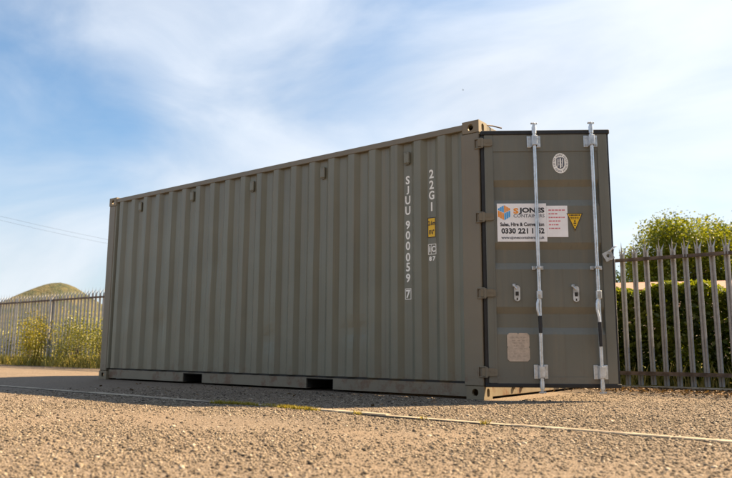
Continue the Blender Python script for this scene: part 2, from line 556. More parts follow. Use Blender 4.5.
def side(yo, sgn, name='side_panel'):
    prof = [(0.15, 0), (0.18, 0)] + corr_profile(0.20, 5.80) + [(5.865, 0.25)]
    n = len(prof)
    b = MB()
    zs = list(np.linspace(ZB, ZT, 34))
    outer = [(x, yo + sgn * DEP * d) for x, d in prof]
    inner = [(x, y + sgn * 0.003) for x, y in outer]
    dents = [(1.3, 0.75, 0.10, 0.16, 0.010), (2.35, 1.5, 0.14, 0.22, 0.008), (3.3, 0.55, 0.12, 0.12, 0.013), (4.55, 0.62, 0.16, 0.10, 0.012), (4.0, 1.75, 0.12, 0.3, 0.006), (0.6, 1.2, 0.1, 0.3, 0.008)]
    def wob(x, z):
        edge = min(1, (z - ZB) / 0.15, (ZT - z) / 0.15) * min(1, max(0, (x - 0.16) / 0.15), max(0, (5.86 - x) / 0.15))
        clear = 0.0 if x > 5.05 else min(1.0, (5.05 - x) / 0.2)
        d_ = 0.0016 * math.sin(5.3 * x + 1.9 * z) * math.sin(3.1 * z + 0.7 * x) + 0.0011 * math.sin(11.7 * x - 4.3 * z + 1)
        for dx_, dz_, rx_, rz_, a_ in dents: d_ += a_ * math.exp(-((x - dx_) / rx_) ** 2 - ((z - dz_) / rz_) ** 2)
        return sgn * d_ * edge * clear
    for j, pr in enumerate((outer, inner)):
        vs = [(x, y + wob(x, z), z) for z in zs for x, y in pr]
        fs = [(q * n + i, q * n + i + 1, (q + 1) * n + i + 1, (q + 1) * n + i) for q in range(len(zs) - 1) for i in range(n - 1)]
        b.add(vs, fs)
    me = b.mesh(name)
    return link(name, me, M['paint'], cont)
side(0.012, 1)
side(W - 0.012, -1)
for y0, s_ in ((0.0, 1), (W, -1)):
    def yb(a_, b_): return sorted((y0 + s_ * a_, y0 + s_ * b_))
    ya = yb(0.006, 0.066)
    MB().bbox(0.179, L - 0.179, ya[0], ya[1], ZT + 0.001, 2.572, 0.004).build('top_rail', M['paint_frame'], cont)
    # bottom rail: channel web with forklift openings, bottom and top lips
    ya = yb(0.036, 0.046); yl = yb(0.0462, 0.10); yr = yb(0.0392, 0.060)
    b = MB()
    for xa, xb in ((0.179, 1.819), (2.173, 3.905), (4.27, L - 0.179)):
        b.box(xa, xb, ya[0], ya[1], 0.022, 0.1300)
    b.box(0.179, L - 0.179, ya[0], ya[1], 0.1301, 0.1365)
    b.box(0.179, L - 0.179, yl[0], yl[1], 0.128, 0.1340)
    b.box(0.179, 1.819, yl[0], yl[1], 0.022, 0.028); b.box(2.173, 3.905, yl[0], yl[1], 0.022, 0.028); b.box(4.27, L - 0.179, yl[0], yl[1], 0.022, 0.028)
    b.build('bottom_rail', M['paint_frame'], cont)
    MB().box(0.2005, L - 0.2005, yr[0], yr[1], 0.1367, ZB - 0.0005).build('recess_shade_strip', M['void'], cont)  # dark strip standing in for the shade of the recess under the panel
# forklift tunnels across the base
for xa, xb in ((1.819, 2.173), (3.905, 4.27)):
    b = MB()
    b.box(xa - 0.006, xa - 0.0005, 0.0345, W - 0.0345, 0.024, 0.127)
    b.box(xb + 0.0005, xb + 0.006, 0.0345, W - 0.0345, 0.024, 0.127)
    b.box(xa, xb, 0.0345, W - 0.0345, 0.1205, 0.1272)
    b.box(xa, xb, 0.5, W - 0.5, 0.024, 0.03)
    b.build('forklift_pocket', M['void'], cont)
# floor, roof, front wall
MB().box(0.10, L - 0.06, 0.11, W - 0.11, 0.165, 0.193).build('floor', M['ply'], cont)
b = MB()
n = 23
xs = np.linspace(0.1, L - 0.1, n * 4 + 1)
prof = [(x, [0, 0, 1, 1][i % 4]) for i, x in enumerate(xs)]
vs = [(x, y, 2.560 + 0.014 * d) for y in (0.05, W - 0.05) for x, d in prof]
nn = len(prof)
b.add(vs, [(i, i + 1, nn + i + 1, nn + i) for i in range(nn - 1)])
b.build('roof', M['paint'], cont)
b = MB()
prof = [(0.15 + i * (W - 0.3) / 32, [0, 0, 1, 1][i % 4]) for i in range(33)]
nn = len(prof)
b.add([(0.02 + 0.04 * d, y, z) for z in (0.12, 2.50) for y, d in prof], [(i, i + 1, nn + i + 1, nn + i) for i in range(nn - 1)])
b.build('front_wall', M['paint'], cont)
MB().bbox(0.01, 0.07, 0.163, W - 0.163, 2.49, 2.575, 0.004).build('front_top_rail', M['paint_frame'], cont)
MB().bbox(0.01, 0.07, 0.163, W - 0.163, 0.02, 0.13, 0.004).build('front_sill', M['paint_frame'], cont)
MB().bbox(L - 0.09, L - 0.012, 0.163, W - 0.163, 2.47, 2.585, 0.005).build('door_header', M['paint_frame'], cont)
b = MB().bbox(L - 0.09, L - 0.014, 0.163, W - 0.163, 0.018, 0.155, 0.005)
for yy in (0.62, 0.80, 1.65, 1.83):       # cam keepers on the sill
    b.bbox(L - 0.0135, L + 0.012, yy - 0.02, yy + 0.02, 0.07, 0.11, 0.003)
b.build('door_sill', M['paint_frame'], cont)
# little hook of bent bar behind the casting on top
MB().tube([(L - 0.02, 0.20, 2.588), (L + 0.0, 0.28, 2.60), (L + 0.06, 0.36, 2.585)], 0.007, 8).build('lashing_hook', M['rail_steel'], cont)

# ventilators
b = MB()
b.bbox(-0.034, 0.034, -0.030, -0.001, -0.062, 0.062, 0.008)
b.box(-0.026, 0.026, -0.022, -0.002, -0.069, -0.0625)
b.tube([(0, -0.028, 0.045), (0, -0.033, 0.045)], 0.006, 8).tube([(0, -0.028, -0.045), (0, -0.033, -0.045)], 0.006, 8)
vm = b.mesh('ventilator'); vm.materials.append(M['paint'])
for vx, vz in ((OC - 17 * PITCH, 2.396), (OC - 13 * PITCH, 2.40), (OC - 9 * PITCH, 2.378), (OC - 5 * PITCH, 2.375), (OC - PITCH, 2.36)):
    o = link('ventilator', vm, M['paint'], cont, (vx, IY, vz))

# ------------------------------------------------------------------ lettering
def text_mesh(body, size, sx=1.0, align='CENTER', spacing=1.0, line=1.0, ext=0.0006, bold=0.0):
    c = bpy.data.curves.new('t', 'FONT')
    c.body = body; c.size = size; c.align_x = align; c.align_y = 'CENTER'
    c.space_character = spacing; c.space_line = line
    c.extrude = ext; c.offset = bold; c.resolution_u = 3
    o = bpy.data.objects.new('t', c); col.objects.link(o)
    dg = bpy.context.evaluated_depsgraph_get()
    me = bpy.data.meshes.new_from_object(o.evaluated_get(dg))
    bpy.data.objects.remove(o); bpy.data.curves.remove(c)
    me.materials.clear()
    for v in me.vertices: v.co.x *= sx
    return me
VERT = (math.radians(90), 0, 0)
def letters(body, zs, x, cap, name='identification_lettering'):
    b = MB()
    for ch, z in zip(body, zs):
        me = text_mesh(ch, cap * 1.36, 0.90, bold=0.0030)
        xs = [v.co.x for v in me.vertices]; ys = [v.co.y for v in me.vertices]
        ox, oy = (min(xs) + max(xs)) / 2, (min(ys) + max(ys)) / 2
        ky = cap / (max(ys) - min(ys)); kx = min(1.0, cap * 0.70 / (max(xs) - min(xs)))
        b.add([((v.co.x - ox) * kx + x, IY - 0.0015 - v.co.z, (v.co.y - oy) * ky + z) for v in me.vertices], [list(p.vertices) for p in me.polygons])
        bpy.data.meshes.remove(me)
    return b
def frame(b, x0, x1, z0, z1, t=0.006):
    y0, y1 = IY - 0.0022, IY - 0.0005
    b.box(x0, x1, y0, y1, z1 - t, z1); b.box(x0, x1, y0, y1, z0, z0 + t)
    b.box(x0, x0 + t, y0, y1, z0 + t, z1 - t); b.box(x1 - t, x1, y0, y1, z0 + t, z1 - t)
c1x = OC - PITCH
zcol = [2.132, 2.028, 1.925, 1.818, 1.672, 1.567, 1.460, 1.347, 1.247, 1.138]
for ch, z in zip('SJUU900059', zcol):
    letters(ch, [z], c1x, 0.088).build('letter', M['white'], cont)
b = letters('7', [0.980], c1x, 0.082)
frame(b, c1x - 0.036, c1x + 0.036, 0.925, 1.035)
b.build('check_digit', M['white'], cont)
for ch, z in zip('22G1', [2.155, 2.045, 1.940, 1.825]):
    letters(ch, [z], OC, 0.088).build('letter', M['white'], cont)
# yellow height plate
b = MB().box(-0.045, 0.045, 0, 0.0012, -0.1, 0.1, 0)
for xa, xb, za, zb in ((-0.045, 0.045, 0.092, 0.1), (-0.045, 0.045, -0.1, -0.092), (-0.045, -0.038, -0.092, 0.092), (0.038, 0.045, -0.092, 0.092)):
    b.box(xa, xb, -0.0012, -0.0001, za, zb, 1)
for s_, zz in (('2.6m', 0.045), ("8'6\"", -0.045)):
    me = text_mesh(s_, 0.062, 0.62, bold=0.0012)
    ys = [v.co.y for v in me.vertices]; oy = (min(ys) + max(ys)) / 2
    b.add([(v.co.x, -0.0012 - v.co.z, v.co.y - oy + zz) for v in me.vertices], [list(p.vertices) for p in me.polygons], 1)
    bpy.data.meshes.remove(me)
b.build('height_marking', [M['yellow'], M['ink']], cont, (OC - 0.003, IY - 0.0014, 1.618))
# railway mark box
b = letters('8', [1.312], OC - 0.02, 0.045); q = letters('7', [1.312], OC + 0.022, 0.045); b.add(q.v, q.f)
q = letters('i', [1.405], OC - 0.026, 0.06); b.add(q.v, q.f); q = letters('C', [1.405], OC + 0.016, 0.06); b.add(q.v, q.f)
frame(b, OC - 0.045, OC + 0.047, 1.352, 1.455)
b.box(OC - 0.011, OC - 0.007, IY - 0.0022, IY - 0.0005, 1.358, 1.449)
b.build('railway_mark', M['white'], cont)

# ------------------------------------------------------------------ doors
DA = math.radians(34.5)
DW = 1.150
def make_door(loc, rz, mirror=False, front=False):
    s_ = -1 if mirror else 1           # mirror: outer side is +Y
    def Y(b):
        if mirror: b.v = [(x, -y, z) for x, y, z in b.v]
        return b
    b = MB()
    # profiled panel: (y, z) outline
    prof = [(0.006, 0.15)]
    for zt in (2.0, 1.412, 0.825)[::-1]:
        z3, z2, z1, z0 = zt - 0.245, zt - 0.185, zt - 0.062, zt
        prof += [(0.006, z3), (0.038, z2), (0.038, z1), (0.006, z0)]
    prof.append((0.006, 2.43))
    poly = prof + [(y + 0.004, z) for y, z in prof[::-1]]
    b.prism(poly, 'x', 0.0805, 1.0405)
    b.bbox(0.0, 0.080, -0.004, 0.050, 0.148, 2.432, 0.004)
    b.bbox(1.041, 1.131, -0.004, 0.050, 0.148, 2.432, 0.004)
    b.box(0.0805, 1.0405, -0.0005, 0.0055, 2.272, 2.4315)
    b.box(0.0805, 1.0405, -0.0005, 0.0055, 0.1485, 0.205)
    d = Y(b).build('door', M['paint_door'], cont, loc, (0, 0, rz))
    g = MB()
    g.bbox(-0.030, 1.158, -0.010, 0.046, 2.4322, 2.474, 0.006)
    g.bbox(-0.030, 1.158, -0.008, 0.046, 0.112, 0.1478, 0.006)
    g.box(-0.030, -0.002, 0.006, 0.046, 0.148, 2.432); g.box(1.1312, 1.146, 0.004, 0.046, 0.148, 2.432)
    Y(g).build('gasket', M['rubber'], d)
    for z in (2.356, 1.651, 0.950, 0.246):
        h = MB()
        h.prism([(-0.062, z - 0.036), (-0.062, z + 0.036), (0.055, z + 0.034), (0.075, z + 0.022), (0.075, z - 0.026), (0.055, z - 0.034)], 'y', -0.020, -0.0045)
        h.tube([(-0.020, -0.016, z - 0.042), (-0.020, -0.016, z + 0.042)], 0.013, 10)
        h.tube([(-0.020, -0.016, z - 0.050), (-0.020, -0.016, z - 0.042)], 0.008, 8)
        for xx in (0.02, 0.05): h.tube([(xx, -0.019, z), (xx, -0.024, z)], 0.007, 8)
        Y(h).build('hinge', M['paint_frame'], d)
    if not front: return d
    for xb, zg0, zg1 in ((0.459, 0.735, 0.59), (0.981, 0.68, 0.475)):
        yb = -0.040
        t = MB()
        t.tube([(xb, yb, 0.10), (xb, yb, 2.50)], 0.017, 14)
        for z0, dz in ((2.50, 1), (0.10, -1)):      # cam heads
            t.tube([(xb, yb, z0 - dz * 0.07), (xb, yb, z0 - dz * 0.005)], 0.021, 12)
            t.bbox(xb - 0.012, xb + 0.012, yb - 0.012, yb + 0.02, min(z0, z0 + dz * 0.022), max(z0, z0 + dz * 0.022), 0.003)
            t.bbox(xb - 0.030, xb + 0.010, yb - 0.014, yb + 0.012, min(z0 + dz * 0.0225, z0 + dz * 0.036), max(z0 + dz * 0.0225, z0 + dz * 0.036), 0.004)
            t.bbox(xb + 0.014, xb + 0.032, yb - 0.01, yb + 0.01, min(z0 + dz * 0.02, z0 + dz * 0.034), max(z0 + dz * 0.02, z0 + dz * 0.034), 0.003)
        t.build('locking_bar', M['zinc'], d)
        for z, hh in ((2.362, 0.056), (0.250, 0.062)):    # bearing brackets
            t = MB()
            for e in (-1, 1):
                xa, xc = sorted((xb + e * 0.024, xb + e * 0.062))
                t.bbox(xa, xc, -0.010, -0.0008, z - hh, z + hh, 0.003)
                xa, xc = sorted((xb + e * 0.0185, xb + e * 0.0238))
                t.box(xa, xc, -0.060, -0.0012, z - hh * 0.92, z + hh * 0.92)
                for zz in (-0.6, 0.6): t.tube([(xb + e * 0.046, -0.0095, z + zz * hh), (xb + e * 0.046, -0.017, z + zz * hh)], 0.008, 8)
            t.bbox(xb - 0.0235, xb + 0.0235, -0.066, -0.0602, z - hh * 0.8, z + hh * 0.8, 0.002)
            t.build('bar_bracket', M['zinc'], d)
        t = MB()                                         # mid guide
        t.bbox(xb - 0.052, xb - 0.020, -0.009, 0.0055, 1.160, 1.196, 0.003).bbox(xb + 0.020, xb + 0.052, -0.009, 0.0055, 1.160, 1.196, 0.003)
        t.bbox(xb - 0.0225, xb + 0.0225, -0.066, -0.0095, 1.166, 1.190, 0.003)
        for e in (-1, 1): t.tube([(xb + e * 0.037, -0.008, 1.178), (xb + e * 0.037, -0.015, 1.178)], 0.007, 8)
        t.build('bar_guide', M['zinc'], d)
        t = MB()                                         # handle
        t.bbox(xb - 0.026, xb + 0.020, -0.078, -0.020, 0.895, 0.968, 0.005)
        t.tube([(xb - 0.003, -0.078, 0.935), (xb - 0.003, -0.088, 0.935)], 0.010, 10)
        za = 0.90
        t.tube([(xb - 0.012, -0.062, za), (xb - 0.026, -0.070, za - 0.05), (xb - 0.028, -0.074, za - 0.10), (xb - 0.018, -0.074, za - 0.15), (xb - 0.008, -0.074, zg0 + 0.0)], [0.013, 0.013, 0.012, 0.012, 0.012], 10)
        hd = t.build('handle', M['zinc'], d)
        tt = MB().tube([(xb - 0.008, -0.074, zg0 + 0.008), (xb - 0.006, -0.074, (zg0 + zg1) / 2), (xb - 0.006, -0.074, zg1)], [0.0165, 0.0165, 0.0155], 12)
        tt.build('grip', M['rubber'], d)
    for xr, zr in ((0.267, 0.948), (0.793, 0.942)):      # handle retainers
        t = MB()
        ob = [(xr + 0.027 * math.cos(q), zr + (0.045 if math.sin(q) > 0 else -0.045) + 0.027 * math.sin(q)) for q in [2 * math.pi * k_ / 20 + 0.001 for k_ in range(20)]]
        t.prism(ob, 'y', -0.012, 0.0055)
        t.bbox(xr - 0.040, xr - 0.012, -0.022, -0.0122, zr + 0.060, zr + 0.084, 0.004)
        t.tube([(xr - 0.034, -0.016, zr + 0.072), (xr - 0.004, -0.018, zr + 0.040)], 0.008, 8)
        t.build('handle_retainer', M['zinc'], d)
        t = MB().box(xr - 0.014, xr + 0.014, -0.0135, -0.0123, zr - 0.022, zr + 0.014)
        t.build('retainer_slot', M['void'], d)
        MB().box(xr - 0.006, xr + 0.006, -0.0135, -0.0123, zr - 0.062, zr - 0.042).build('retainer_slot', M['void'], d)
    # bare data plate
    x0, x1, z0, z1, c_ = 0.168, 0.366, 0.340, 0.592, 0.02
    pl = [(x0 + c_, z0), (x1 - c_, z0), (x1, z0 + c_), (x1, (z0 + z1) / 2 - 0.008), (x1 - 0.008, (z0 + z1) / 2), (x1, (z0 + z1) / 2 + 0.008), (x1, z1 - c_), (x1 - c_, z1),
          (0.275, z1), (0.267, z1 - 0.01), (0.259, z1), (x0 + c_, z1), (x0, z1 - c_), (x0, (z0 + z1) / 2 + 0.008), (x0 + 0.008, (z0 + z1) / 2), (x0, (z0 + z1) / 2 - 0.008), (x0, z0 + c_)]
    MB().prism(pl, 'y', 0.0008, 0.0055).build('data_plate', M['plate'], d)
    rr = random.Random(3)
    t = MB()
    for zz in (0.55, 0.522, 0.50, 0.475, 0.45, 0.405, 0.385):
        xx = 0.20 + rr.random() * 0.04
        while xx < 0.33:
            ww = rr.uniform(0.008, 0.03); t.box(xx, xx + ww, -0.0002, 0.0007, zz, zz + 0.005); xx += ww + rr.uniform(0.008, 0.03)
    tag(t.build('plate_stamping', plain('plate_engraving', (0.33, 0.28, 0.24), 0.6), d), kind='stuff')
    # oval seal
    ex, ez = 0.700, 2.157
    def ell(a_, c_, n=36): return [(ex + a_ * math.cos(2 * math.pi * q / n), ez + c_ * math.sin(2 * math.pi * q / n)) for q in range(n)]
    t = MB().prism(ell(0.072, 0.096), 'y', 0.004, 0.0052, 0)
    n = 36
    for k_ in range(34):         # ring of tiny letters as ticks
        th = 2 * math.pi * k_ / 34
        if k_ % 7 == 6: continue
        px, pz = ex + 0.058 * math.cos(th), ez + 0.079 * math.sin(th)
        dx_, dz_ = 0.0085 * math.cos(th), 0.0085 * math.sin(th)
        nx_, nz_ = -0.0022 * math.sin(th), 0.0022 * math.cos(th)
        t.prism([(px - dx_ - nx_, pz - dz_ - nz_), (px + dx_ - nx_, pz + dz_ - nz_), (px + dx_ + nx_, pz + dz_ + nz_), (px - dx_ + nx_, pz - dz_ + nz_)], 'y', 0.0026, 0.0036, 1)
    shield = [(ex - 0.036, ez + 0.045), (ex - 0.02, ez + 0.055), (ex + 0.02, ez + 0.055), (ex + 0.036, ez + 0.045), (ex + 0.037, ez - 0.02), (ex + 0.024, ez - 0.045), (ex, ez - 0.056), (ex - 0.024, ez - 0.045), (ex - 0.037, ez - 0.02)]
    t.prism(shield, 'y', 0.0024, 0.0036, 1)
    for (xa, za, xb_, zb, wd) in ((0, 0.045, 0, -0.045, 0.006), (-0.026, 0.018, 0.026, 0.022, 0.005), (-0.022, -0.012, 0.02, -0.01, 0.004), (-0.020, 0.04, -0.024, -0.03, 0.004), (0.022, 0.042, 0.014, -0.036, 0.004)):
        t.prism([(ex + xa - wd, ez + za), (ex + xa + wd, ez + za + 0.004), (ex + xb_ + wd, ez + zb), (ex + xb_ - wd, ez + zb - 0.004)], 'y', 0.0012, 0.0022, 0)
    t.build('oval_seal', [M['white'], M['grey_ink']], d)
    # small galvanised hasp bent out of the free edge
    t = MB()
    cx_, cz_, th = 1.088, 1.285, math.radians(28)
    def rp(a_, c_): return (cx_ + a_ * math.cos(th) - c_ * math.sin(th), cz_ + a_ * math.sin(th) + c_ * math.cos(th))
    vs, fs = ring_face(lambda a_, c_, dd: (rp(a_, c_)[0], -0.030 + dd, rp(a_, c_)[1]), 0.085, 0.085, 0.034, 0.034, depth=0.012, n=16)
    t.add(vs, fs)
    t.tube([(rp(0.03, 0.03)[0], -0.028, rp(0.03, 0.03)[1]), (1.13, -0.05, 1.36), (1.165, -0.02, 1.375)], 0.008, 8)
    t.bbox(1.10, 1.128, -0.018, -0.0045, 1.25, 1.30, 0.003)
    t.build('hasp', M['zinc'], d)
    return d
door = make_door((6.10, 0.02, 0), DA, front=True)
d2 = make_door((6.10, W - 0.02, 0), math.radians(174), mirror=True)

# hinge lugs on the posts
for yy, s_ in ((0.0, 1), (W, -1)):
    for z in (2.356, 1.651, 0.950, 0.246):
        b = MB()
        ys = sorted((yy - s_ * 0.010, yy + s_ * 0.002))
        b.bbox(L - 0.040, L + 0.030, ys[0], ys[1], z - 0.050, z - 0.0375, 0.002)
        b.bbox(L - 0.040, L + 0.030, ys[0], ys[1], z + 0.0375, z + 0.050, 0.002)
        b.bbox(L - 0.050, L - 0.0405, ys[0], ys[1], z - 0.050, z + 0.050, 0.002)
        b.build('hinge_lug', M['paint_frame'], cont)
# door seal channel on the near post
MB().box(L - 0.003, L + 0.030, 0.035, 0.10, 0.165, 2.425).build('door_seal_channel', M['rubber'], cont)

# ------------------------------------------------------------------ signs on the door
dirx = Vector((math.cos(DA), math.sin(DA), 0))
def on_door(name, s0, z0, off):
    """empty on the door face, local x along the door, local z up, local -y towards the viewer"""
    n_ = Vector((math.sin(DA), -math.cos(DA), 0))
    o = empty(name, Vector((6.10, 0.02, 0)) + dirx * s0 + n_ * off + Vector((0, 0, z0)), DA)
    return o
def put_text(root, name, body, size, x, z, mat, sx=1.0, width=None, bold=0.0, y=-0.0022, spacing=1.0):
    me = text_mesh(body, size, sx, 'LEFT', spacing, bold=bold, ext=0.0003)
    xs = [v.co.x for v in me.vertices]; ys = [v.co.y for v in me.vertices]
    f = width / (max(xs) - min(xs)) if width else 1
    for v in me.vertices:
        v.co.x = (v.co.x - min(xs)) * f; v.co.y -= (min(ys) + max(ys)) / 2
    return link(name, me, mat, root, (x, y, z), VERT)
sg = tag(on_door('sign_board', 0.105, 1.42, 0.0), 'white company sign with orange and blue hexagon logo and phone number on the open door', 'sign')
MB().bbox(0, 0.450, -0.0016, 0.0045, 0, 0.356, 0.0008).build('board', M['board'], sg)
# striped hexagon
hx, hz, hr = 0.066, 0.270, 0.070
b = MB()
def hexlim(dx):     # vertical half extent of a pointy-top hexagon at offset dx
    return hr * (1 - abs(dx) / (hr * 0.866) * 0.5)
for k_ in range(6):
    x0 = -hr * 0.82 + k_ * hr * 0.82 * 2 / 6; x1 = x0 + hr * 0.82 * 2 / 6 - 0.0035
    left = k_ < 3
    # inner V line: from centre up to the sides
    def vline(dx): return -hr * 0.06 + abs(dx) / (hr * 0.866) * hr * 0.42
    ft = 0.0025
    b.prism([(hx + x0, hz + vline(x0) + ft), (hx + x1, hz + vline(x1) + ft), (hx + x1, hz + hexlim(x1)), (hx + x0, hz + hexlim(x0))], 'y', -0.0028, -0.0018, 1 if left else 0)
    b.prism([(hx + x0, hz - hexlim(x0)), (hx + x1, hz - hexlim(x1)), (hx + x1, hz + vline(x1) - ft), (hx + x0, hz + vline(x0) - ft)], 'y', -0.0028, -0.0018, 0 if left else 1)
b.build('logo', [M['orange'], M['blue']], sg)
put_text(sg, 'lettering', 'S', 0.066, 0.150, 0.286, M['orange'], width=0.046, bold=0.0034)
put_text(sg, 'lettering', 'JONES', 0.062, 0.200, 0.286, M['ink'], width=0.232, bold=0.0026)
put_text(sg, 'lettering', 'CONTAINERS', 0.044, 0.150, 0.240, M['grey_ink'], width=0.282, bold=0.0004)
put_text(sg, 'lettering', 'Sales, Hire & Conversion', 0.046, 0.026, 0.158, M['ink'], width=0.400, bold=0.0016)
for wd_, x_, w_ in (('0330', 0.036, 0.132), ('221', 0.188, 0.090), ('1152', 0.314, 0.112)):
    put_text(sg, 'lettering', wd_, 0.066, x_, 0.100, M['ink'], width=w_, bold=0.0026)
put_text(sg, 'lettering', 'www.sjonescontainers.co.uk', 0.036, 0.034, 0.034, M['grey_ink'], width=0.392, bold=0.0010)

nb = tag(on_door('paper_notice', 0.5565, 1.462, 0.0), 'small white notice with faded red writing beside the company sign', 'notice')
MB().box(0, 0.190, 0.0005, 0.0045, 0, 0.292).build('sheet', M['board'], nb)
b = MB(); rr = random.Random(5)
for k_ in range(6):
    z = 0.245 - k_ * 0.034; xx = 0.018; end = rr.uniform(0.10, 0.165)
    while xx < end:
        ww = rr.uniform(0.010, 0.028)
        b.box(xx, xx + ww, -0.0006, 0.0004, z, z + 0.011); xx += ww + 0.006
tag(b.build('red_writing', M['red_ink'], nb), kind='stuff')

wt = tag(on_door('warning_sticker', 0.810, 1.517, 0.0), 'yellow downward pointing triangle warning sticker on the open door', 'sticker')
MB().prism([(-0.073, 0.165), (0.073, 0.165), (0, 0.0)], 'y', 0.0008, 0.0045).build('triangle', M['yellow'], wt)
b = MB()
P_ = [(-0.073, 0.165), (0.073, 0.165), (0, 0.0)]; Q_ = [(-0.064, 0.160), (0.064, 0.160), (0, 0.0145)]
for i in range(3):
    j = (i + 1) % 3
    b.prism([P_[i], P_[j], Q_[j], Q_[i]], 'y', -0.0004, 0.0007)
rr = random.Random(8)
for z, wd in ((0.142, 0.048), (0.124, 0.040), (0.112, 0.036)):
    xx = -wd
    while xx < wd:
        ww = rr.uniform(0.008, 0.02); b.box(xx, min(xx + ww, wd), -0.0004, 0.0007, z, z + (0.011 if z > 0.13 else 0.006)); xx += ww + 0.004
b.box(-0.012, 0.012, -0.0004, 0.0007, 0.068, 0.078); b.box(-0.008, 0.008, -0.0004, 0.0007, 0.05, 0.056); b.box(-0.006, 0.006, -0.0004, 0.0007, 0.084, 0.10)
b.build('black_print', M['ink'], wt)

# ================================================================== FENCE
FY = 3.05
SP = 0.1462
fence = tag(empty('palisade_fence', (0, FY, 0)), 'grey galvanised steel palisade fence with splayed spiked pales running behind the container', 'fence')
def pale_mesh():
    # W-section (seen from above) as a thin folded sheet, ribs, three-pointed splayed head
    t = 0.003
    sec = [(-0.031, 0.010), (-0.020, -0.008), (-0.009, -0.008), (0.0, 0.004), (0.009, -0.008), (0.020, -0.008), (0.031, 0.010)]
    n = len(sec)
    z0, z1 = 0.03, 1.615
    b = MB()
    vs = [(x, y, z) for z in (z0, z1) for x, y in sec] + [(x, y + t, z) for z in (z0, z1) for x, y in sec]
    fs = []
    for i in range(n - 1):
        fs.append((i, i + 1, n + i + 1, n + i)); fs.append((2 * n + i, 3 * n + i, 3 * n + i + 1, 2 * n + i + 1))
    fs += [(0, n, 3 * n, 2 * n), (n - 1, 3 * n - 1 - 0, 4 * n - 1, 2 * n - 1)] if False else [(0, n, 3 * n, 2 * n), (n - 1, 3 * n - 1, 4 * n - 1, 2 * n - 1)]
    b.add(vs, fs)
    # heads: left, centre, right points; outer ones bent outwards to the far side
    def point(xa, ya, xb, yb_, tip):
        b.add([(xa, ya, z1), (xb, yb_, z1), tip, (xa, ya + t, z1), (xb, yb_ + t, z1)], [(0, 1, 2), (3, 2, 4), (0, 2, 3), (1, 4, 2)])
    point(-0.031, 0.010, -0.011, -0.008, (-0.046, 0.050, 1.715))
    point(0.011, -0.008, 0.031, 0.010, (0.046, 0.050, 1.715))
    point(-0.012, -0.008, 0.012, -0.008, (0.0, -0.010, 1.775))
    return b.mesh('pale')
pm = pale_mesh(); pm.materials.append(M['galv'])
k = 0
x = 6.377 - SP * 142
while x < 11.5:
    link('pale', pm, M['galv'], fence, (x, random.uniform(-0.003, 0.003), random.uniform(-0.008, 0.010)), (random.uniform(-0.006, 0.006), random.uniform(-0.006, 0.006), random.uniform(-0.05, 0.05)))
    x += SP
fx0, fx1 = 6.377 - SP * 142 - 0.1, 11.6
for z in (1.535, 0.170):
    MB().box(fx0, fx1, -0.0165, -0.0125, z - 0.022, z + 0.022).box(fx0, fx1, -0.055, -0.0166, z - 0.022, z - 0.018).build('rail', M['rail_steel'], fence)
pb = MB()
pb.box(-0.0275, 0.0275, -0.062, -0.058, 0, 1.60).box(-0.0275, 0.0275, 0.022, 0.026, 0, 1.60).box(-0.002, 0.002, -0.0579, 0.0219, 0, 1.60)
pmesh = pb.mesh('post'); pmesh.materials.append(M['galv'])
for k in range(-2, 7):
    link('post', pmesh, M['galv'], fence, (-7.0 + 2.65 * k, 0, 0))
bt = MB().tube([(0, -0.0165, 0), (0, -0.022, 0)], 0.008, 6).mesh('bolt'); bt.materials.append(M['rail_steel'])
b = MB()
x = 6.377 - SP * 142
while x < 11.5:
    for z in (1.535, 0.170): b.box(x - 0.007, x + 0.007, -0.021, -0.0167, z - 0.007, z + 0.007)
    x += SP
tag(b.build('bolt_heads', M['rail_steel'], fence), kind='stuff')
MB().bbox(6.235, 6.315, -0.075, -0.0625, 1.30, 1.545, 0.004).build('fish_plate', M['galv'], fence)
# low concrete footing under the right-hand fence, catching the sun
fb = MB().bbox(-0.455, 0.455, -0.05, 0.05, -0.03, 0.028, 0.006).mesh('footing_block'); fb.materials.append(M['edging'])
ft = tag(empty('fence_footing', (0, FY - 0.16, 0)), kind='structure')
for k in range(8):
    link('footing_block', fb, M['edging'], ft, (5.3 + 0.915 * k, random.uniform(-.006, .006), random.uniform(-.004, .004)))

